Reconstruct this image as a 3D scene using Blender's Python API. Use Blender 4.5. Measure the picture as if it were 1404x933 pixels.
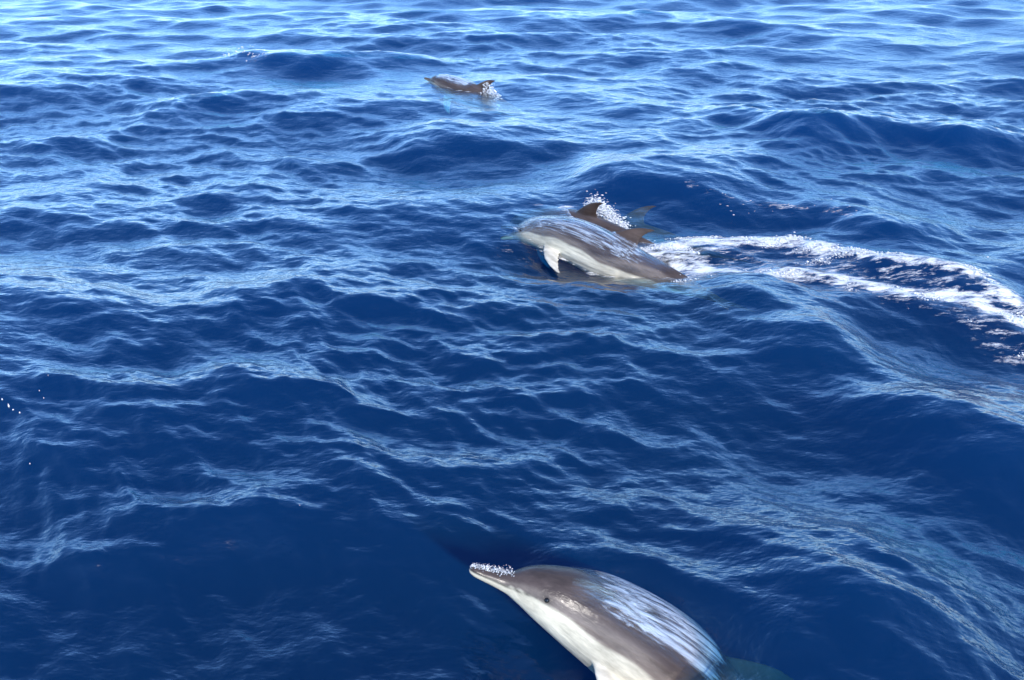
import bpy, bmesh, math, random
import numpy as np
from mathutils import Vector, Matrix

for o in list(bpy.data.objects):
    bpy.data.objects.remove(o)
sc = bpy.context.scene
C = sc.collection
rng = np.random.default_rng(11)
random.seed(4)
R = math.radians

# ------------------------------------------------------------------ camera
CAM_H, FPX, PITCH = 2.35, 1092.0, R(29.4)          # eye height, focal length in photo pixels, downward tilt
cam_d = bpy.data.cameras.new('camera')
cam_d.sensor_width = 36.0
cam_d.lens = FPX / 1404.0 * 36.0
cam_d.clip_start = 0.05
cam_d.clip_end = 20000
cam = bpy.data.objects.new('camera', cam_d)
cam.location = (0, 0, CAM_H)
cam.rotation_euler = (math.pi / 2 - PITCH, 0, 0)
C.objects.link(cam)
sc.camera = cam

# ------------------------------------------------------------------ sky, sun, exposure
SUN_EL, SUN_AZ = R(36), R(163)                    # azimuth clockwise from +Y (the view direction)
w = bpy.data.worlds.new('World')
sc.world = w
w.use_nodes = True
nt = w.node_tree
bg = nt.nodes['Background']
sky = nt.nodes.new('ShaderNodeTexSky')
sky.sky_type = 'NISHITA'
sky.sun_disc = False
sky.sun_elevation = SUN_EL
sky.sun_rotation = SUN_AZ
sky.air_density = 1.0
sky.dust_density = 0.0
sky.ozone_density = 10.0
nt.links.new(sky.outputs[0], bg.inputs[0])
bg.inputs[1].default_value = 0.15
sd = bpy.data.lights.new('sun', 'SUN')
sd.energy = 2.0
sd.angle = R(0.53)
sd.color = (1.0, 0.95, 0.87)
sun = bpy.data.objects.new('sun', sd)
sdir = Vector((math.sin(SUN_AZ) * math.cos(SUN_EL), math.cos(SUN_AZ) * math.cos(SUN_EL), math.sin(SUN_EL)))
sun.rotation_euler = sdir.to_track_quat('Z', 'Y').to_euler()
sun.location = sdir * 50
C.objects.link(sun)

vs = sc.view_settings
vs.view_transform = 'Standard'
vs.look = 'None'
vs.exposure = 1.4
vs.gamma = 1.0
vs.use_curve_mapping = False
sc.render.engine = 'CYCLES'
cy = sc.cycles
cy.use_denoising = True
cy.max_bounces = 8
cy.diffuse_bounces = 2
cy.glossy_bounces = 3
cy.transmission_bounces = 4
cy.volume_bounces = 0
cy.transparent_max_bounces = 12
cy.caustics_reflective = False
cy.caustics_refractive = False
cy.sample_clamp_indirect = 4.0


def P(px, py, z=0.0):
    """point of the sea at height z under a place of the photograph"""
    u, v = (px - 702.0) / FPX, (py - 466.5) / FPX
    Z = (CAM_H - z) / (math.sin(PITCH) + v * math.cos(PITCH))
    return np.array([u * Z, Z * (math.cos(PITCH) - v * math.sin(PITCH)), z])


def tag(o, label=None, cat=None, group=None, kind=None):
    if label: o['label'] = label
    if cat: o['category'] = cat
    if group: o['group'] = group
    if kind: o['kind'] = kind
    return o


# ------------------------------------------------------------------ materials
def new_mat(name):
    m = bpy.data.materials.new(name)
    m.use_nodes = True
    t = m.node_tree
    for n in list(t.nodes):
        if n.type != 'OUTPUT_MATERIAL':
            t.nodes.remove(n)
    return m, t, t.nodes['Material Output']


def N(t, kind, **kw):
    n = t.nodes.new(kind)
    for k, v in kw.items():
        if k in n.inputs.keys():
            n.inputs[k].default_value = v
        else:
            setattr(n, k, v)
    return n


def math_node(t, op, a, b=None, clamp=False):
    n = t.nodes.new('ShaderNodeMath')
    n.operation = op
    n.use_clamp = clamp
    for i, x in enumerate((a, b)):
        if x is None: continue
        if isinstance(x, (int, float)): n.inputs[i].default_value = x
        else: t.links.new(x, n.inputs[i])
    return n.outputs[0]


def schlick(t, normal=None, f0=0.02):
    lw = N(t, 'ShaderNodeLayerWeight', Blend=0.5)
    if normal is not None: t.links.new(normal, lw.inputs['Normal'])
    p = math_node(t, 'POWER', lw.outputs['Facing'], 3.0)      # ripples too small to see raise the mean reflectance
    return math_node(t, 'ADD', math_node(t, 'MULTIPLY', p, 1.0 - f0), f0)


def make_water():
    m, t, out = new_mat('sea_water')
    L = t.links.new
    co = N(t, 'ShaderNodeTexCoord')
    mp = N(t, 'ShaderNodeMapping'); mp.inputs['Scale'].default_value = (0.7, 1.25, 1.0)
    mp.inputs['Rotation'].default_value = (0, 0, R(12))
    L(co.outputs['Object'], mp.inputs['Vector'])
    n1 = N(t, 'ShaderNodeTexNoise', Scale=9.0, Detail=3.0, Roughness=0.55)
    n2 = N(t, 'ShaderNodeTexNoise', Scale=34.0, Detail=2.0, Roughness=0.5)
    L(mp.outputs[0], n1.inputs['Vector']); L(mp.outputs[0], n2.inputs['Vector'])
    h = math_node(t, 'ADD', math_node(t, 'MULTIPLY', n1.outputs[0], 0.8), math_node(t, 'MULTIPLY', n2.outputs[0], 0.16))
    bp = N(t, 'ShaderNodeBump', Strength=0.6, Distance=0.03)
    L(h, bp.inputs['Height'])
    fr = schlick(t, bp.outputs[0], 0.028)
    gl = N(t, 'ShaderNodeBsdfGlossy', Roughness=0.15)
    L(bp.outputs[0], gl.inputs['Normal'])
    tr = N(t, 'ShaderNodeBsdfTransparent')
    mx = N(t, 'ShaderNodeMixShader')
    L(fr, mx.inputs[0]); L(tr.outputs[0], mx.inputs[1]); L(gl.outputs[0], mx.inputs[2])
    # foam lying on the water
    at = N(t, 'ShaderNodeAttribute', attribute_name='foam')
    nf = N(t, 'ShaderNodeTexNoise', Scale=13.0, Detail=9.0, Roughness=0.74)
    mpf = N(t, 'ShaderNodeMapping'); mpf.inputs['Scale'].default_value = (0.45, 1.5, 1.0); mpf.inputs['Rotation'].default_value = (0, 0, R(28))
    L(co.outputs['Object'], mpf.inputs['Vector']); L(mpf.outputs[0], nf.inputs['Vector'])
    a = math_node(t, 'ADD', at.outputs['Fac'], math_node(t, 'MULTIPLY', math_node(t, 'SUBTRACT', nf.outputs[0], 0.5), 2.2))
    fm = math_node(t, 'MULTIPLY', math_node(t, 'SUBTRACT', a, 0.42), 2.6, clamp=True)
    fm = math_node(t, 'MULTIPLY', fm, math_node(t, 'MULTIPLY', at.outputs['Fac'], 3.0, clamp=True))
    fb = N(t, 'ShaderNodeBump', Strength=0.8, Distance=0.03); L(nf.outputs[0], fb.inputs['Height'])
    fo = N(t, 'ShaderNodeBsdfPrincipled', Roughness=0.45)
    fo.inputs['Base Color'].default_value = (0.84, 0.82, 0.78, 1)
    L(fb.outputs[0], fo.inputs['Normal'])
    mf = N(t, 'ShaderNodeMixShader')
    L(fm, mf.inputs[0]); L(mx.outputs[0], mf.inputs[1]); L(fo.outputs[0], mf.inputs[2])
    L(mf.outputs[0], out.inputs['Surface'])
    # the body of the sea: blue scattering, red absorbed first
    vs_ = N(t, 'ShaderNodeVolumeScatter', Density=0.8, Anisotropy=0.0)
    vs_.inputs['Color'].default_value = (0.006, 0.100, 0.218, 1)
    va = N(t, 'ShaderNodeVolumeAbsorption', Density=2.6)
    va.inputs['Color'].default_value = (0.10, 0.70, 0.86, 1)
    ad = N(t, 'ShaderNodeAddShader')
    L(vs_.outputs[0], ad.inputs[0]); L(va.outputs[0], ad.inputs[1])
    L(ad.outputs[0], out.inputs['Volume'])
    return m


def make_coat():
    m, t, out = new_mat('dolphin_skin')
    L = t.links.new
    at = N(t, 'ShaderNodeAttribute', attribute_name='coat')
    rs = N(t, 'ShaderNodeAttribute', attribute_name='rest')
    mp = N(t, 'ShaderNodeMapping'); mp.inputs['Scale'].default_value = (3.0, 14.0, 14.0)
    L(rs.outputs['Vector'], mp.inputs['Vector'])
    n = N(t, 'ShaderNodeTexNoise', Scale=1.6, Detail=5.0, Roughness=0.6)
    L(mp.outputs[0], n.inputs['Vector'])
    mxc = N(t, 'ShaderNodeMix', data_type='RGBA', blend_type='MULTIPLY')
    mxc.inputs[0].default_value = 1.0
    rmp = N(t, 'ShaderNodeMapRange'); rmp.inputs['From Min'].default_value = 0.25; rmp.inputs['From Max'].default_value = 0.75; rmp.inputs['To Min'].default_value = 0.5; rmp.inputs['To Max'].default_value = 1.35
    L(n.outputs[0], rmp.inputs['Value'])
    L(at.outputs['Color'], mxc.inputs[6]); L(rmp.outputs[0], mxc.inputs[7])
    b = N(t, 'ShaderNodeBsdfPrincipled', Roughness=0.26)
    b.inputs['IOR'].default_value = 1.36
    b.inputs['Specular IOR Level'].default_value = 0.3
    L(mxc.outputs[2], b.inputs['Base Color'])
    bp = N(t, 'ShaderNodeBump', Strength=0.5, Distance=0.012); L(n.outputs[0], bp.inputs['Height']); L(bp.outputs[0], b.inputs['Normal'])
    L(b.outputs[0], out.inputs['Surface'])
    return m


def make_simple(name, col, rough, alpha=None):
    m, t, out = new_mat(name)
    b = N(t, 'ShaderNodeBsdfPrincipled', Roughness=rough)
    b.inputs['Base Color'].default_value = (*col, 1)
    n = N(t, 'ShaderNodeTexNoise', Scale=60.0, Detail=3.0)
    rmp = N(t, 'ShaderNodeMapRange'); rmp.inputs['To Min'].default_value = rough * 0.7; rmp.inputs['To Max'].default_value = min(1, rough * 1.4)
    t.links.new(n.outputs[0], rmp.inputs['Value']); t.links.new(rmp.outputs[0], b.inputs['Roughness'])
    t.links.new(b.outputs[0], out.inputs['Surface'])
    return m


M_WATER = make_water()
M_COAT = make_coat()
M_EYE = make_simple('dolphin_eye', (0.01, 0.009, 0.008), 0.08)
M_FOAM = make_simple('foam', (0.74, 0.73, 0.715), 0.4)


# ------------------------------------------------------------------ the wave field
class Tile:
    """a periodic patch of sea: height and sideways pull, from a random directional spectrum"""
    def __init__(s, n, size, lmin, lmax, slope, wind, spread, seed, chop=1.0, power=3.4):
        g = np.random.default_rng(seed)
        s.n, s.size = n, size
        k1 = np.fft.fftfreq(n, 1.0 / n) * 2 * np.pi / size
        kx, ky = np.meshgrid(k1, k1, indexing='ij')
        k = np.hypot(kx, ky); k[0, 0] = 1
        lam = 2 * np.pi / k
        amp = k ** (-power / 2)
        amp *= (1 / (1 + (lam / lmax) ** 8)) * (1 / (1 + (lmin / lam) ** 8))
        c = (kx * math.cos(wind) + ky * math.sin(wind)) / k
        amp *= (np.abs(c) ** spread + 0.06)
        amp[0, 0] = 0
        H = amp * (g.normal(size=(n, n)) + 1j * g.normal(size=(n, n)))
        f = lambda a: np.real(np.fft.ifft2(a))
        h = f(H); sx = f(1j * kx * H); sy = f(1j * ky * H)
        sl = math.sqrt((sx ** 2 + sy ** 2).mean())
        q = slope / sl
        s.f = np.stack([-chop * f(-1j * kx / k * H) * q, -chop * f(-1j * ky / k * H) * q, h * q]).astype(np.float32)

    def __call__(s, x, y, rot=0.0):
        n = s.n
        c, d = math.cos(rot), math.sin(rot)
        u = ((c * x + d * y) / s.size) % 1.0 * n
        v = ((-d * x + c * y) / s.size) % 1.0 * n
        i = u.astype(np.int64); j = v.astype(np.int64)
        fu = (u - i).astype(np.float32); fv = (v - j).astype(np.float32)
        i %= n; j %= n; i2 = (i + 1) % n; j2 = (j + 1) % n
        A = s.f
        r = (A[:, i, j] * (1 - fu) * (1 - fv) + A[:, i2, j] * fu * (1 - fv) + A[:, i, j2] * (1 - fu) * fv + A[:, i2, j2] * fu * fv)
        return np.stack([c * r[0] - d * r[1], d * r[0] + c * r[1], r[2]])


WIND = R(-100)                                     # waves roll towards the boat
T_SWELL = Tile(512, 41.0, 1.6, 7.0, 0.09, WIND, 1.2, 3, chop=0.7)
T_MID = Tile(1024, 17.3, 0.45, 2.6, 0.12, WIND + 0.15, 1.0, 5, chop=0.4, power=4.0)
T_FINE = Tile(1024, 4.7, 0.06, 0.60, 0.165, WIND - 0.1, 1.2, 7, chop=0.2, power=4.2)
T_MOD = Tile(256, 29.0, 3.0, 10.0, 1.0, WIND, 0.0, 9, chop=0.0)


def sstep(a, b, x):
    t = np.clip((x - a) / (b - a), 0, 1)
    return t * t * (3 - 2 * t)


class Line:
    """a polyline on the sea; gives signed distance (positive on the far side) and how far along (0..1)"""
    def __init__(s, px):
        s.p = np.array([P(a, b)[:2] for a, b in px])
        seg = np.diff(s.p, axis=0)
        s.len = np.hypot(seg[:, 0], seg[:, 1]); s.cum = np.concatenate([[0], np.cumsum(s.len)])

    def __call__(s, x, y):
        best = np.full(x.shape, 1e9); sd_ = np.zeros(x.shape); tt = np.zeros(x.shape)
        for i in range(len(s.p) - 1):
            a, b = s.p[i], s.p[i + 1]
            d = b - a; l = s.len[i]
            t = ((x - a[0]) * d[0] + (y - a[1]) * d[1]) / (l * l)
            tc = np.clip(t, 0, 1)
            dx = x - a[0] - tc * d[0]; dy = y - a[1] - tc * d[1]
            di = np.hypot(dx, dy)
            sgn = np.sign(d[0] * (y - a[1]) - d[1] * (x - a[0]))
            k = di < best
            best = np.where(k, di, best); sd_ = np.where(k, sgn * di, sd_); tt = np.where(k, (s.cum[i] + tc * l) / s.cum[-1], tt)
        return sd_, tt


def bump_prof(d, near, far):
    """wave profile: steep on the near side (d<0), gentle on the far side"""
    return np.where(d < 0, np.exp(-(d / near) ** 2), np.exp(-(d / far) ** 2))


L_BACK = Line([(760, 268), (840, 263), (920, 268), (1000, 283), (1130, 293), (1220, 328), (1290, 360)])
L_FOAM = Line([(868, 332), (985, 322), (1080, 330), (1200, 362), (1330, 385), (1430, 425)])
L_FOAM2 = Line([(880, 348), (960, 354), (1050, 372), (1140, 380), (1220, 400), (1330, 412), (1430, 440)])
L_WAKE = Line([(930, 382), (1040, 420), (1130, 468), (1210, 540), (1300, 605), (1430, 680), (1560, 760)])
L_PEAK = Line([(1050, 200), (1120, 190), (1200, 186), (1270, 190), (1310, 200), (1370, 225)])
L_FAR = Line([(300, 84), (345, 80), (400, 92), (450, 100)])
L_BOW = Line([(690, 772), (780, 768), (880, 785), (970, 830), (1060, 890), (1150, 930)])
L_MIDW = Line([(540, 222), (620, 205), (700, 208), (730, 225)])
FEATURES = [  # line, height, near width, far width
    (L_BACK, 0.19, 0.26, 0.8), (L_FOAM, 0.10, 0.30, 0.35), (L_WAKE, 0.12, 0.34, 0.30),
    (L_PEAK, 0.19, 0.34, 1.0), (L_FAR, 0.13, 0.35, 0.9), (L_MIDW, 0.07, 0.25, 0.7), (L_BOW, 0.07, 0.10, 0.12),
]
LEVELS = [  # water heaped up or drawn down round the animals: x, y, radius x, radius y, level
    (0.29, 1.85, 0.55, 0.40, -0.22), (1.25, 2.05, 0.42, 0.5, 0.17), (0.55, 5.43, 0.75, 0.30, -0.17), (-0.1, 5.92, 0.30, 0.35, 0.02), (0.74, 6.49, 1.0, 0.45, 0.0), (-0.75, 11.1, 1.1, 0.8, 0.02),
]
L_TROUGH = Line([(1120, 420), (1250, 455), (1400, 490), (1500, 520)])


def wave(x, y):
    x = np.asarray(x, dtype=np.float64); y = np.asarray(y, dtype=np.float64)
    r = np.hypot(x, y)
    mod = 1.0 + 0.25 * np.clip(T_MOD(x, y)[2] / 0.6, -1.6, 1.6)
    calm = 1 - 0.10 * np.exp(-(((x - 1.6) / 1.8) ** 2 + ((y - 3.0) / 1.1) ** 2))      # slick water behind the near dolphin
    far = 1 - 0.999 * sstep(60, 200, r)
    D = T_SWELL(x, y) * far
    D = D + T_MID(x, y, 0.12) * ((1 + 0.35 * (1 - sstep(2.5, 6, r))) * far * (0.75 + 0.25 * mod) * (0.55 + 0.45 * calm))
    for cx, cyy, rx, ry, lev in LEVELS:
        m = (np.abs(x - cx) < 3 * rx) & (np.abs(y - cyy) < 3 * ry)
        if m.any():
            wgt = np.exp(-((x[m] - cx) / rx) ** 2 - ((y[m] - cyy) / ry) ** 2)
            D[2][m] = D[2][m] * (1 - 0.6 * wgt) + lev * wgt
    D = D + T_FINE(x, y, -0.2) * ((1 - sstep(9, 24, r)) * mod * calm * (1 + 0.8 * (1 - sstep(2.5, 6, r))))       # the boat stirs up the water close by
    for ln, A, n_, f_ in FEATURES:
        m = (x > ln.p[:, 0].min() - 2) & (x < ln.p[:, 0].max() + 2) & (y > ln.p[:, 1].min() - 2) & (y < ln.p[:, 1].max() + 2)
        if m.any():
            d, t = ln(x[m], y[m])
            e = sstep(0, 0.2, t) * (1 - sstep(0.8, 1, t))
            D[2][m] += A * e * bump_prof(d, n_, f_)
    m = (np.abs(x - 2.5) < 4) & (np.abs(y - 4) < 3)
    if m.any():      # streaks drawn out along the shoulder of the wake, and froth heaped on the foam lines
        d, t = L_WAKE(x[m], y[m])
        al = t * L_WAKE.cum[-1]
        st = T_MID(d * 6.0 + 3.0, al * 1.1)[2] * 0.16 * np.exp(-((d + 0.05) / 0.5) ** 2) * sstep(0, 0.15, t)
        fo = foam_amount(x[m], y[m])
        lump = (0.5 + T_FINE(x[m] * 1.2, y[m] * 1.2)[2] / 0.016) * 0.022 * sstep(0.25, 0.85, fo)
        D[2][m] += st + lump
    if m.any():
        d, t = L_TROUGH(x[m], y[m])
        D[2][m] -= 0.12 * np.exp(-(d / 0.4) ** 2) * sstep(0, 0.3, t)
    return D


def foam_amount(x, y):
    f = np.zeros(np.shape(x))
    m = (x > -1) & (x < 5) & (y > 3) & (y < 8)
    if m.any():
        xx, yy = x[m], y[m]
        d, t = L_FOAM(xx, yy)
        a = 0.76 * np.exp(-((d + 0.04) / 0.13) ** 2) * sstep(0, 0.03, t) * (1 - 0.15 * sstep(0.5, 1, t))
        d, t = L_FOAM2(xx, yy)
        a = np.maximum(a, 0.76 * np.exp(-(d / 0.12) ** 2) * sstep(0.0, 0.1, t))
        d, t = L_FOAM(xx, yy)
        a = np.maximum(a, 0.38 * (sstep(-0.75, -0.5, d) * (1 - sstep(0.0, 0.15, d))) * sstep(0.0, 0.05, t) + 0.18 * (1 - sstep(0.05, 0.3, t)) * (sstep(-0.6, -0.4, d) * (1 - sstep(0.0, 0.1, d))))
        d, t = L_BACK(xx, yy)                                # glints on the lip of the wave behind, painted as white foam flecks
        a = np.maximum(a, 0.36 * np.exp(-((d + 0.06) / 0.07) ** 2) * sstep(0.25, 0.4, t) * (1 - sstep(0.75, 0.85, t)))
        for px, py, amt, rad in ((700, 336, 0.36, 0.10), (722, 341, 0.30, 0.08), (735, 283, 0.26, 0.14)):      # bow water at the heads
            c = P(px, py)
            a = np.maximum(a, amt * np.exp(-((xx - c[0]) / (rad * 1.5)) ** 2 - ((yy - c[1]) / rad) ** 2))
        f[m] = a
    m = (np.abs(x + 4) < 3) & (np.abs(y - 12.5) < 4)
    if m.any():
        d, t = L_FAR(x[m], y[m])
        f[m] = np.maximum(f[m], 0.42 * np.exp(-((d + 0.10) / 0.14) ** 2) * sstep(0.0, 0.1, t) * (1 - sstep(0.5, 0.9, t)))
    return f


# ------------------------------------------------------------------ the sea: one closed body of water
def build_sea():
    th = np.concatenate([np.linspace(-50, 50, 860), np.linspace(50, 310, 130)[1:-1]]) * math.pi / 180
    rr = np.concatenate([np.geomspace(0.5, 40, 920), np.geomspace(40, 6000, 70)[1:]])
    nt_, nr = len(th), len(rr)
    Rr, Th = np.meshgrid(rr, th, indexing='ij')
    x = (Rr * np.sin(Th)).ravel(); y = (Rr * np.cos(Th)).ravel()
    D = np.empty((3, len(x)))
    st = 120000
    for a in range(0, len(x), st):
        D[:, a:a + st] = wave(x[a:a + st], y[a:a + st])
    V = np.stack([x + D[0], y + D[1], D[2]], 1)
    fo = foam_amount(x, y)
    last = (nr - 1) * nt_
    low = np.stack([x[last:], y[last:], np.full(nt_, -30.0)], 1)
    c0 = np.array([[0, 0, wave(np.array([0.0]), np.array([0.0]))[2, 0]], [0, 0, -30.0]])
    V = np.concatenate([V, low, c0])
    i = np.arange(nr)[:, None] * nt_; j = np.arange(nt_)[None, :]; j2 = (j + 1) % nt_
    q = np.stack([i + j, i + j2, i + nt_ + j2, i + nt_ + j], -1).reshape(-1, 4)   # last row joins the lower ring
    jj = np.arange(nt_); jn = (jj + 1) % nt_
    ctop, cbot = len(V) - 2, len(V) - 1
    t1 = np.stack([np.full(nt_, ctop), jn, jj], 1)
    lb = nr * nt_
    t2 = np.stack([np.full(nt_, cbot), lb + jj, lb + jn], 1)
    me = bpy.data.meshes.new('sea')
    me.vertices.add(len(V)); me.vertices.foreach_set('co', V.astype(np.float32).ravel())
    loops = np.concatenate([q.ravel(), t1.ravel(), t2.ravel()]).astype(np.int32)
    me.loops.add(len(loops)); me.loops.foreach_set('vertex_index', loops)
    start = np.concatenate([np.arange(len(q)) * 4, len(q) * 4 + np.arange(2 * nt_) * 3]).astype(np.int32)
    me.polygons.add(len(start)); me.polygons.foreach_set('loop_start', start)
    me.update(calc_edges=True)
    me.polygons.foreach_set('use_smooth', np.ones(len(start), dtype=bool))
    at = me.attributes.new('foam', 'FLOAT', 'POINT')
    v = np.zeros(len(V), np.float32); v[:len(fo)] = fo
    at.data.foreach_set('value', v)
    me.materials.append(M_WATER)
    o = bpy.data.objects.new('sea_water', me)
    C.objects.link(o)
    tag(o, 'deep blue rippled open sea with rolling wave crests', 'sea', kind='structure')
    return o


sea = build_sea()

# ------------------------------------------------------------------ dolphins
LEN = 2.1
#        x back from beak, centre z, half height, half width
PROF = [(0.000, -0.030, 0.007, 0.008), (0.012, -0.029, 0.015, 0.018), (0.05, -0.028, 0.021, 0.024), (0.10, -0.026, 0.027, 0.029),
        (0.135, -0.022, 0.034, 0.035), (0.155, -0.015, 0.044, 0.042), (0.18, -0.008, 0.058, 0.056), (0.22, -0.002, 0.076, 0.075),
        (0.28, 0.001, 0.098, 0.096), (0.36, 0.003, 0.121, 0.117), (0.48, 0.000, 0.144, 0.139), (0.64, -0.003, 0.167, 0.160),
        (0.82, -0.004, 0.178, 0.168), (1.00, -0.002, 0.174, 0.160), (1.18, 0.004, 0.154, 0.134), (1.36, 0.012, 0.125, 0.100),
        (1.54, 0.018, 0.093, 0.066), (1.70, 0.020, 0.064, 0.041), (1.84, 0.020, 0.040, 0.024), (1.94, 0.019, 0.025, 0.017), (2.02, 0.018, 0.010, 0.010)]
PA = np.array(PROF)


def prof(s):
    return [np.interp(s, PA[:, 0], PA[:, k]) for k in (1, 2, 3)]


def smooth_prof(s, k):
    # Catmull-Rom through the profile table
    i = int(np.clip(np.searchsorted(PA[:, 0], s) - 1, 0, len(PA) - 2))
    p0, p1, p2, p3 = PA[max(i - 1, 0)], PA[i], PA[i + 1], PA[min(i + 2, len(PA) - 1)]
    t = (s - p1[0]) / (p2[0] - p1[0])
    m1 = (p2[k] - p0[k]) / max(p2[0] - p0[0], 1e-6) * (p2[0] - p1[0])
    m2 = (p3[k] - p1[k]) / max(p3[0] - p1[0], 1e-6) * (p2[0] - p1[0])
    return (2 * t**3 - 3 * t**2 + 1) * p1[k] + (t**3 - 2 * t**2 + t) * m1 + (-2 * t**3 + 3 * t**2) * p2[k] + (t**3 - t**2) * m2


def blade(bm, sections):
    """sections: list of (leading point, trailing point, thickness, thickness direction) -> closed aerofoil"""
    rings = []
    for le, tr, th, nd in sections:
        le, tr, nd = Vector(le), Vector(tr), Vector(nd)
        ring = []
        for t, k in ((0, 0), (0.08, 0.62), (0.3, 1.0), (0.6, 0.72), (0.85, 0.34), (1.0, 0.12), (0.85, -0.34), (0.6, -0.72), (0.3, -1.0), (0.08, -0.62)):
            ring.append(bm.verts.new(le.lerp(tr, t) + nd * (th * k)))
        rings.append(ring)
    n = len(rings[0])
    for a, b in zip(rings, rings[1:]):
        for i in range(n):
            bm.faces.new((a[i], a[(i + 1) % n], b[(i + 1) % n], b[i]))
    bm.faces.new(rings[0][::-1]); bm.faces.new(rings[-1])


def rest_dolphin():
    """whole animal in rest pose, beak at x=0 pointing -x... body runs to +x; z up; y to its right"""
    bm = bmesh.new()
    S = list(np.concatenate([np.linspace(0, 0.3, 26), np.linspace(0.3, 2.02, 60)[1:]]))
    rings = []
    nseg = 28
    for s in S:
        zc, hh, hw = (smooth_prof(s, k) for k in (1, 2, 3))
        hh, hw = max(hh, 0.004), max(hw, 0.004)
        ring = []
        for i in range(nseg):
            a = 2 * math.pi * i / nseg
            ca, sa = math.cos(a), math.sin(a)
            zz = hh * sa
            if s > 1.2: hwk = hw * (1 - 0.25 * abs(sa) ** 2)
            else: hwk = hw
            ring.append(bm.verts.new((s, hwk * ca, zc + zz)))
        rings.append(ring)
    for a, b in zip(rings, rings[1:]):
        for i in range(nseg):
            bm.faces.new((a[i], b[i], b[(i + 1) % nseg], a[(i + 1) % nseg]))
    bm.faces.new(rings[0]); bm.faces.new(rings[-1][::-1])
    # dorsal fin: swept back, hooked
    Y = (0, 1, 0)
    blade(bm, [((0.90, 0, 0.120), (1.26, 0, 0.110), 0.024, Y), ((0.965, 0, 0.175), (1.215, 0, 0.162), 0.019, Y), ((1.030, 0, 0.221), (1.205, 0, 0.208), 0.015, Y),
               ((1.095, 0, 0.263), (1.222, 0, 0.248), 0.012, Y), ((1.160, 0, 0.295), (1.250, 0, 0.281), 0.009, Y), ((1.225, 0, 0.313), (1.285, 0, 0.305), 0.006, Y), ((1.270, 0, 0.320), (1.300, 0, 0.315), 0.004, Y)])
    # flippers
    for sgn in (-1, 1):
        nd = (0.0, 0.45 * sgn, 0.9)
        blade(bm, [((0.50, 0.095 * sgn, -0.085), (0.66, 0.095 * sgn, -0.095), 0.020, nd), ((0.545, 0.165 * sgn, -0.135), (0.705, 0.155 * sgn, -0.140), 0.017, nd),
                   ((0.610, 0.225 * sgn, -0.180), (0.745, 0.205 * sgn, -0.180), 0.014, nd), ((0.690, 0.270 * sgn, -0.212), (0.790, 0.252 * sgn, -0.212), 0.010, nd),
                   ((0.765, 0.296 * sgn, -0.230), (0.830, 0.285 * sgn, -0.230), 0.007, nd), ((0.820, 0.308 * sgn, -0.238), (0.850, 0.302 * sgn, -0.238), 0.004, nd)])
        # flukes
        nz = (0, 0, 1)
        blade(bm, [((1.84, 0.0, 0.02), (2.06, 0.0, 0.02), 0.018, nz), ((1.90, 0.075 * sgn, 0.02), (2.085, 0.07 * sgn, 0.02), 0.014, nz), ((1.975, 0.155 * sgn, 0.02), (2.11, 0.15 * sgn, 0.02), 0.010, nz),
                   ((2.055, 0.225 * sgn, 0.02), (2.135, 0.222 * sgn, 0.02), 0.007, nz), ((2.12, 0.265 * sgn, 0.02), (2.16, 0.263 * sgn, 0.02), 0.004, nz)])
    bmesh.ops.recalc_face_normals(bm, faces=bm.faces)
    me = bpy.data.meshes.new('rest'); bm.to_mesh(me); bm.free()
    o = bpy.data.objects.new('rest', me); C.objects.link(o)
    r = o.modifiers.new('r', 'REMESH'); r.mode = 'VOXEL'; r.voxel_size = 0.0075; r.use_smooth_shade = True
    s = o.modifiers.new('s', 'SMOOTH'); s.factor = 0.5; s.iterations = 4
    dg = bpy.context.evaluated_depsgraph_get()
    out = bpy.data.meshes.new_from_object(o.evaluated_get(dg))
    bpy.data.objects.remove(o)
    n = len(out.vertices)
    co = np.empty(n * 3, np.float32); out.vertices.foreach_get('co', co); co = co.reshape(-1, 3)
    # coat pattern
    s_, y_, z_ = co[:, 0].astype(float), co[:, 1].astype(float), co[:, 2].astype(float)
    zc, hh, hw = prof(s_)
    zr = (z_ - zc) / np.maximum(hh, 0.02)
    wob = 0.05 * np.sin(s_ * 9 + 1) + 0.03 * np.sin(s_ * 23)
    cape = np.interp(s_, [0, 0.14, 0.3, 0.5, 0.95, 1.3, 2.0], [0.30, 0.35, 0.30, 0.28, -0.05, 0.35, 0.2]) + wob
    bel = np.interp(s_, [0, 0.14, 0.3, 0.55, 0.95, 1.3, 1.7, 2.0], [-0.02, -0.02, -0.05, -0.10, -0.22, -0.30, -0.65, -1.2]) + wob
    dark = np.array([0.072, 0.053, 0.046]); tan = np.array([0.17, 0.135, 0.11]); cream = np.array([0.66, 0.59, 0.44])
    k1 = sstep(-0.14, 0.14, zr - cape)[:, None]; k2 = (1 - sstep(-0.06, 0.06, zr - bel))[:, None]
    col = tan * (1 - k1) + dark * k1
    col = col * (1 - k2) + cream * k2
    fin = sstep(0.008, 0.03, z_ - zc - hh)[:, None]
    col = col * (1 - fin) + np.array([0.075, 0.05, 0.038]) * fin
    fl = (sstep(1.0, 1.12, np.hypot(y_ / np.maximum(hw, 0.02), zr)) * (s_ < 0.95) * (s_ > 0.48) * (z_ < -0.05))[:, None]
    col = col * (1 - fl) + np.array([0.56, 0.50, 0.39]) * fl
    tl = sstep(1.84, 1.92, s_)[:, None]
    col = col * (1 - tl) + dark * tl
    # dark line from the corner of the mouth, dark eye patch
    mouth = np.exp(-((z_ - (-0.026 + 0.02 * sstep(0.12, 0.24, s_))) / 0.0035) ** 2) * (s_ < 0.235) * (np.abs(y_) > 0.4 * hw)
    col *= (1 - 0.75 * mouth)[:, None]
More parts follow.
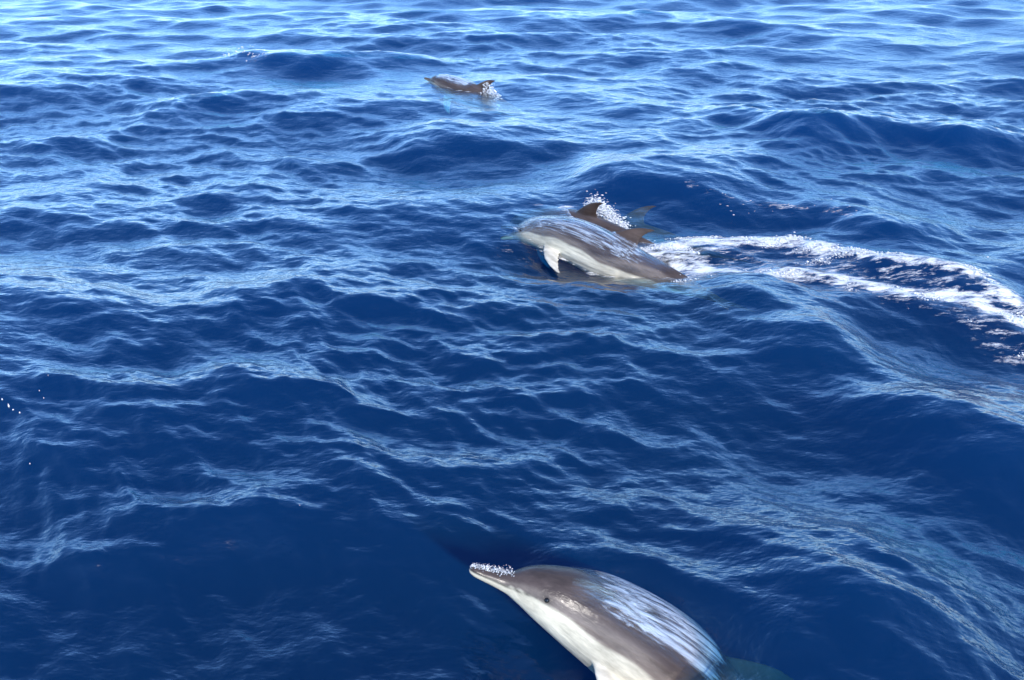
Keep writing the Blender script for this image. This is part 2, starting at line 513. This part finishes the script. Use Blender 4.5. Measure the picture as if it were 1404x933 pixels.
    eye = np.exp(-(((s_ - 0.262) / 0.022) ** 2 + ((z_ - 0.008) / 0.016) ** 2))
    col *= (1 - 0.7 * eye)[:, None]
    return out, co, col


REST, RCO, RCOL = rest_dolphin()


def make_dolphin(label, pivot, heading, roll, spine, scale=1.0, yaw_bend=0.0):
    """pivot: where the body axis 0.9 m behind the beak lies; heading: where the beak points (radians from +X);
    spine: (distance from beak, pitch in degrees, nose up positive)"""
    me = REST.copy(); me.name = 'body'
    sk = np.array(spine, float)
    g = np.linspace(-0.1, 2.4, 500)
    pit = np.radians(np.interp(g, sk[:, 0], sk[:, 1]))
    pit = np.convolve(np.pad(pit, 30, mode='edge'), np.ones(61) / 61, 'valid')
    yw = yaw_bend * (g - 0.9)
    ds = g[1] - g[0]
    # axis runs backwards from the beak: direction (cos, sin*..., -sin pitch)
    ax = np.concatenate([[0], np.cumsum(np.cos(pit) * np.cos(yw))[:-1]]) * ds
    ay = np.concatenate([[0], np.cumsum(np.cos(pit) * np.sin(yw))[:-1]]) * ds
    az = np.concatenate([[0], np.cumsum(-np.sin(pit))[:-1]]) * ds
    i0 = np.argmin(np.abs(g - 0.9))
    ax -= ax[i0]; ay -= ay[i0]; az -= az[i0]

    def bend(co):
        s = co[:, 0]
        p = np.interp(s, g, pit); q = np.interp(s, g, yw)
        cr, sr = math.cos(roll), math.sin(roll)
        y0 = co[:, 1] * cr - co[:, 2] * sr; z0 = co[:, 1] * sr + co[:, 2] * cr
        X = np.interp(s, g, ax) + z0 * np.sin(p) * np.cos(q) - y0 * np.sin(q)
        Yv = np.interp(s, g, ay) + z0 * np.sin(p) * np.sin(q) + y0 * np.cos(q)
        Z = np.interp(s, g, az) + z0 * np.cos(p)
        return np.stack([X, Yv, Z], 1) * scale
    nc = bend(RCO.astype(float))
    me.vertices.foreach_set('co', nc.astype(np.float32).ravel())
    a = me.attributes.new('coat', 'FLOAT_COLOR', 'POINT')
    a.data.foreach_set('color', np.concatenate([RCOL, np.ones((len(RCOL), 1))], 1).astype(np.float32).ravel())
    a = me.attributes.new('rest', 'FLOAT_VECTOR', 'POINT')
    a.data.foreach_set('vector', RCO.ravel())
    me.materials.clear(); me.materials.append(M_COAT)
    me.update()
    o = bpy.data.objects.new('dolphin', None); C.objects.link(o)
    o.empty_display_size = 0.2
    bo = bpy.data.objects.new('body', me); C.objects.link(bo); bo.parent = o
    o.location = pivot
    o.rotation_euler = (0, 0, heading + math.pi)
    tag(o, label, 'dolphin', 'common dolphins swimming past the boat')
    # eyes
    for sgn in (-1, 1):
        c = np.array([[0.262, 0.090 * sgn, 0.008]])
        hw = smooth_prof(0.262, 3); c[0, 1] = (hw - 0.002) * sgn
        cc = bend(c)[0]
        bm = bmesh.new(); bmesh.ops.create_icosphere(bm, subdivisions=2, radius=0.009 * scale)
        e = bpy.data.meshes.new('eye'); bm.to_mesh(e); bm.free()
        for p_ in e.polygons: p_.use_smooth = True
        e.materials.append(M_EYE)
        eo = bpy.data.objects.new('eye', e); C.objects.link(eo); eo.parent = o; eo.location = cc
    mw = Matrix.Translation(o.location) @ o.rotation_euler.to_matrix().to_4x4()
    return o, bend, mw


def hd(dx, dy): return math.atan2(dy, dx)



near, near_bend, near_mw = make_dolphin('large grey and cream dolphin lifting its beak clear of the dark water',
    (0.653, 2.062, -0.322), 2.999, R(-24), [(0, 26.1), (0.7, 38), (0.95, 50), (1.4, 56), (2.1, 50)], scale=1.08, yaw_bend=-0.132)
mid, mid_bend, mid_mw = make_dolphin('brown backed dolphin with cream belly and flipper showing ahead of the foaming wake',
    (0.641, 5.662, -0.05), 2.507, R(-23.7), [(0, -22), (0.9, 13.0), (1.6, 2), (2.1, 8)], yaw_bend=-0.103)
behind, behind_bend, behind_mw = make_dolphin('dolphin sunk to its small pointed back fin just beyond the cream bellied one',
    (0.527, 6.419, -0.177), 2.354, R(12), [(0, -17.5), (0.9, -6.5), (2.1, 0.5)], yaw_bend=-0.062)
under, under_bend, under_mw = make_dolphin('faint pale dolphin gliding wholly under water inside the dark wave face',
    (0.892, 6.69, -0.35), 2.436, R(-22), [(0, 0.3), (0.9, -7.8), (2.1, -0.6)])
far_d, far_bend, far_mw = make_dolphin('small distant dolphin far beyond the others with its beak and back fin out',
    (-0.556, 11.05, -0.075), 2.435, R(-4), [(0, 10), (0.9, 10), (1.5, 6), (2.1, 10)], yaw_bend=-0.014)

# ------------------------------------------------------------------ froth where the bodies cut the surface
def waterline(parts):
    me = sea.data
    n = len(me.vertices)
    co = np.empty(n * 3, np.float32); me.vertices.foreach_get('co', co); co = co.reshape(-1, 3)
    at = me.attributes['foam']
    fo = np.empty(n, np.float32); at.data.foreach_get('value', fo)
    for bend, mw, amount, rad in parts:
        M = np.array(mw)
        p = bend(RCO.astype(float)) @ M[:3, :3].T + M[:3, 3]
        D = wave(p[:, 0], p[:, 1])
        p = p[np.abs(p[:, 2] - D[2]) < 0.015]
        if not len(p): continue
        p = p[::max(1, len(p) // 700)]
        lo, hi = p.min(0) - 0.3, p.max(0) + 0.3
        k = np.nonzero((co[:, 0] > lo[0]) & (co[:, 0] < hi[0]) & (co[:, 1] > lo[1]) & (co[:, 1] < hi[1]))[0]
        for a in range(0, len(k), 4000):
            kk = k[a:a + 4000]
            d = np.sqrt(((co[kk, None, :2] - p[None, :, :2]) ** 2).sum(-1)).min(1)
            fo[kk] = np.maximum(fo[kk], amount * np.exp(-(d / rad) ** 2))
    at.data.foreach_set('value', fo)


waterline([(mid_bend, mid_mw, 0.5, 0.04), (behind_bend, behind_mw, 0.5, 0.04), (far_bend, far_mw, 0.45, 0.06)])

# ------------------------------------------------------------------ water thrown up by the animals
IV = np.array([(1, 0, 0), (-1, 0, 0), (0, 1, 0), (0, -1, 0), (0, 0, 1), (0, 0, -1)], float)
IF = np.array([(0, 2, 4), (2, 1, 4), (1, 3, 4), (3, 0, 4), (2, 0, 5), (1, 2, 5), (3, 1, 5), (0, 3, 5)])


def blobs(name, label, pts, rad, stretch=None, mat=None):
    """many small froth bubbles and drops as one mass"""
    n = len(pts)
    g = np.random.default_rng(n)
    sc_ = rad[:, None] * g.uniform(0.7, 1.3, (n, 3))
    V = IV[None] * sc_[:, None, :]
    if stretch is not None:
        d = np.asarray(stretch, float); k = np.linalg.norm(d); d = d / k
        V = V + (V @ d)[..., None] * d * (k * g.uniform(0.3, 1.6, (n, 1, 1)))
    V = (V + pts[:, None, :]).reshape(-1, 3)
    F_ = (IF[None] + (np.arange(n) * len(IV))[:, None, None]).reshape(-1, 3)
    me = bpy.data.meshes.new(name)
    me.vertices.add(len(V)); me.vertices.foreach_set('co', V.astype(np.float32).ravel())
    me.loops.add(F_.size); me.loops.foreach_set('vertex_index', F_.astype(np.int32).ravel())
    me.polygons.add(len(F_)); me.polygons.foreach_set('loop_start', (np.arange(len(F_)) * 3).astype(np.int32))
    me.update(calc_edges=True)
    me.polygons.foreach_set('use_smooth', np.ones(len(F_), dtype=bool))
    me.materials.append(mat or M_FOAM)
    o = bpy.data.objects.new(name, me); C.objects.link(o)
    tag(o, label, 'foam', kind='stuff')
    return o


def on_sea(x, y, lift=0.0):
    D = wave(x, y)
    return np.stack([x + D[0], y + D[1], D[2] + lift], 1)


def wake_foam():
    n = 900000
    g = np.random.default_rng(21)
    x = g.uniform(0.9, 4.6, n); y = g.uniform(3.4, 6.6, n)
    f = foam_amount(x, y)
    nz = T_FINE(x * 1.3, y * 1.3)[2] / T_FINE.f[2].std() * 0.24 + T_MID(x * 3, y * 3)[2] / T_MID.f[2].std() * 0.2
    k = (g.random(n) < np.clip((f + nz - 0.75) * 0.5, 0, 0.2)) & (f > 0.15)
    x, y, f = x[k][:40000], y[k][:40000], f[k][:40000]
    m = len(x)
    lift = np.where(g.random(m) < 0.012, g.exponential(0.02, m), g.uniform(-0.004, 0.008, m)) + 0.03 * np.clip(f - 0.5, 0, 1)
    blobs('foam_wake', 'white frothing foam trailing in two lines behind the surfacing dolphins', on_sea(x, y, lift), g.gamma(1.5, 0.0010, m) + 0.0009, (0.8, -0.35, 0))


wake_foam()


def along(line_px, n, spread, seed):
    g = np.random.default_rng(seed)
    p = np.array([P(a, b)[:2] for a, b in line_px])
    t = g.uniform(0, len(p) - 1, n); i = np.minimum(t.astype(int), len(p) - 2); f = (t - i)[:, None]
    q = p[i] * (1 - f) + p[i + 1] * f
    # clump
    c = g.uniform(0, len(p) - 1, max(3, n // 60))
    return q + g.normal(0, spread, (n, 2)), g


q, g = along([(815, 283), (832, 290), (850, 302), (866, 312)], 2500, 0.035, 31)
blobs('fin_spray', 'streak of white spray running off the small back fin', on_sea(q[:, 0], q[:, 1], g.exponential(0.02, len(q))), g.gamma(2, 0.001, len(q)) + 0.001, (1.4, -0.4, 0))
q, g = along([(985, 290), (1010, 300), (1060, 292), (1120, 296), (1165, 303)], 22, 0.03, 32)  # white drops put in for the light glinting along this crest
blobs('crest_glints', 'scattered white drops standing in for light glints along the dark wave crest above the wake', on_sea(q[:, 0], q[:, 1], g.exponential(0.02, len(q))), g.gamma(2, 0.0008, len(q)) + 0.0008, (2.6, -1.0, 0))
q, g = along([(305, 84), (330, 80), (350, 90), (365, 92)], 60, 0.07, 33)
blobs('ripple_spray', 'small sparkling splash on a distant wave crest', on_sea(q[:, 0], q[:, 1], g.exponential(0.03, len(q))), g.gamma(1.5, 0.0022, len(q)) + 0.0015, (1.5, 0, 0))


def make_film(name, white):
    """thin water running off a back: clear, glossy, torn into white streaks"""
    m, t, out = new_mat(name)
    L = t.links.new
    rs = N(t, 'ShaderNodeAttribute', attribute_name='rest')
    mp = N(t, 'ShaderNodeMapping'); mp.inputs['Scale'].default_value = (4.0, 75.0, 75.0)
    L(rs.outputs['Vector'], mp.inputs['Vector'])
    n = N(t, 'ShaderNodeTexNoise', Scale=1.0, Detail=6.0, Roughness=0.68, Distortion=0.6)
    L(mp.outputs[0], n.inputs['Vector'])
    at = N(t, 'ShaderNodeAttribute', attribute_name='cover')
    k = math_node(t, 'ADD', n.outputs[0], math_node(t, 'MULTIPLY', math_node(t, 'SUBTRACT', at.outputs['Fac'], 0.5), 0.5))
    k = math_node(t, 'MULTIPLY', math_node(t, 'SUBTRACT', k, white), 4.0, clamp=True)
    k = math_node(t, 'MULTIPLY', k, 0.72)
    bp = N(t, 'ShaderNodeBump', Strength=1.0, Distance=0.02); L(n.outputs[0], bp.inputs['Height'])
    gl = N(t, 'ShaderNodeBsdfGlossy', Roughness=0.08); L(bp.outputs[0], gl.inputs['Normal'])
    tr = N(t, 'ShaderNodeBsdfTransparent')
    mx = N(t, 'ShaderNodeMixShader')
    L(schlick(t, bp.outputs[0], 0.03), mx.inputs[0]); L(tr.outputs[0], mx.inputs[1]); L(gl.outputs[0], mx.inputs[2])
    fo = N(t, 'ShaderNodeBsdfPrincipled', Roughness=0.3)
    fo.inputs['Base Color'].default_value = (0.64, 0.72, 0.82, 1)
    L(bp.outputs[0], fo.inputs['Normal'])
    mf = N(t, 'ShaderNodeMixShader')
    L(k, mf.inputs[0]); L(mx.outputs[0], mf.inputs[1]); L(fo.outputs[0], mf.inputs[2])
    me_ = N(t, 'ShaderNodeMixShader')                        # thins away to nothing at its edges
    L(math_node(t, 'MULTIPLY', at.outputs['Fac'], 2.5, clamp=True), me_.inputs[0]); L(tr.outputs[0], me_.inputs[1]); L(mf.outputs[0], me_.inputs[2])
    L(me_.outputs[0], out.inputs['Surface'])
    return m


QUADS = np.array([list(p.vertices) for p in REST.polygons if len(p.vertices) == 4])
RN = np.empty(len(REST.vertices) * 3, np.float32); REST.vertices.foreach_get('normal', RN); RN = RN.reshape(-1, 3)


def film(name, label, bend, mw, cover, thick, mat):
    """cover(s, y, zr) -> 0..1: where the sheet of water lies on the body"""
    s_, y_, z_ = RCO[:, 0].astype(float), RCO[:, 1].astype(float), RCO[:, 2].astype(float)
    zc, hh, hw = prof(s_)
    c = cover(s_, y_, (z_ - zc) / hh)
    c = np.where(z_ - zc - hh > 0.02, 0, c)                  # not on the fin
    f = QUADS[(c[QUADS] > 0.02).all(1)]
    used = np.unique(f); ix = np.zeros(len(RCO), int); ix[used] = np.arange(len(used))
    ns = T_FINE(s_ * 0.5, np.arctan2(y_, z_) * 0.25)[2] / 0.02
    p = RCO.astype(float) + RN * (0.003 + thick * np.clip(c, 0, 1) * (0.6 + 0.5 * np.clip(ns, -1, 1)))[:, None]
    p = bend(p)[used]
    M = np.array(mw)
    p = p @ M[:3, :3].T + M[:3, 3]
    me = bpy.data.meshes.new(name)
    me.from_pydata(p.tolist(), [], ix[f].tolist()); me.update()
    me.polygons.foreach_set('use_smooth', np.ones(len(f), dtype=bool))
    a = me.attributes.new('rest', 'FLOAT_VECTOR', 'POINT'); a.data.foreach_set('vector', RCO[used].ravel())
    a = me.attributes.new('cover', 'FLOAT', 'POINT'); a.data.foreach_set('value', c[used].astype(np.float32))
    me.materials.append(mat)
    o = bpy.data.objects.new(name, me); C.objects.link(o)
    tag(o, label, 'water', kind='stuff')


def edge(a, b, x): return sstep(a, b, x)


M_FILM = make_film('running_water', 0.61)
M_FILM2 = make_film('running_water_thin', 0.69)
film('water_sheet', 'white streaked sheet of water pouring over the back of the large dolphin', near_bend, near_mw,
     lambda s, y, zr: edge(0.30, 0.50, s) * (1 - edge(0.85, 1.0, s)) * edge(0.30, 0.62, zr + 0.25 * (y > 0)), 0.018, M_FILM)
film('water_sheet', 'thin wet sheen breaking over the head of the brown backed dolphin', mid_bend, mid_mw,
     lambda s, y, zr: edge(0.10, 0.3, s) * (1 - edge(1.2, 1.6, s)) * edge(-0.5, 0.5, zr), 0.008, M_FILM2)
film('water_sheet', 'sparkling water running down the back of the small distant dolphin', far_bend, far_mw,
     lambda s, y, zr: edge(0.25, 0.35, s) * (1 - edge(0.85, 0.95, s)) * edge(0.55, 0.8, zr), 0.012, M_FILM)


def body_pts(bend, mw, co):
    M = np.array(mw); p = bend(co)
    return p @ M[:3, :3].T + M[:3, 3]


# crown of drops along the beak and brow of the near dolphin
g = np.random.default_rng(51)
n = 600
t = g.random(n) * 0.145
zc, hh, hw = prof(t)
co = np.stack([t, g.normal(0, 1, n) * hw * 0.5 + 0.3 * hw, zc + hh * 0.9 + np.abs(g.normal(0, 0.004, n))], 1)
blobs('beak_spray', 'fringe of fine drops standing along the top of the raised beak', body_pts(near_bend, near_mw, co), g.gamma(2, 0.0004, n) + 0.0005, (0.5, -0.1, 0.9))
# tumbling water behind the far fin
n = 700
co = np.stack([g.uniform(1.15, 1.5, n), g.normal(-0.03, 0.04, n), 0.10 + g.uniform(0, 0.17, n)], 1)
co[:, 2] -= np.clip(co[:, 0] - 1.2, 0, 1) * 0.6
blobs('fin_spray', 'white water tumbling behind the back fin of the small distant dolphin', body_pts(far_bend, far_mw, co), g.gamma(1.5, 0.0018, n) + 0.0015, (0.6, -0.3, -0.3))

# stray drops flung up beside the boat
px = [(3, 548), (12, 557), (18, 562), (27, 566), (66, 515), (54, 536), (60, 546), (41, 636), (411, 693)]
g = np.random.default_rng(61)
pts = np.array([P(a, b, 1.25) for a, b in px])
blobs('air_spray', 'a few stray drops of spray flying above the water', pts, g.uniform(0.0009, 0.0016, len(pts)) * np.where(np.arange(len(px)) < 4, 1.5, 0.7), (0.1, 0.1, 1.3))
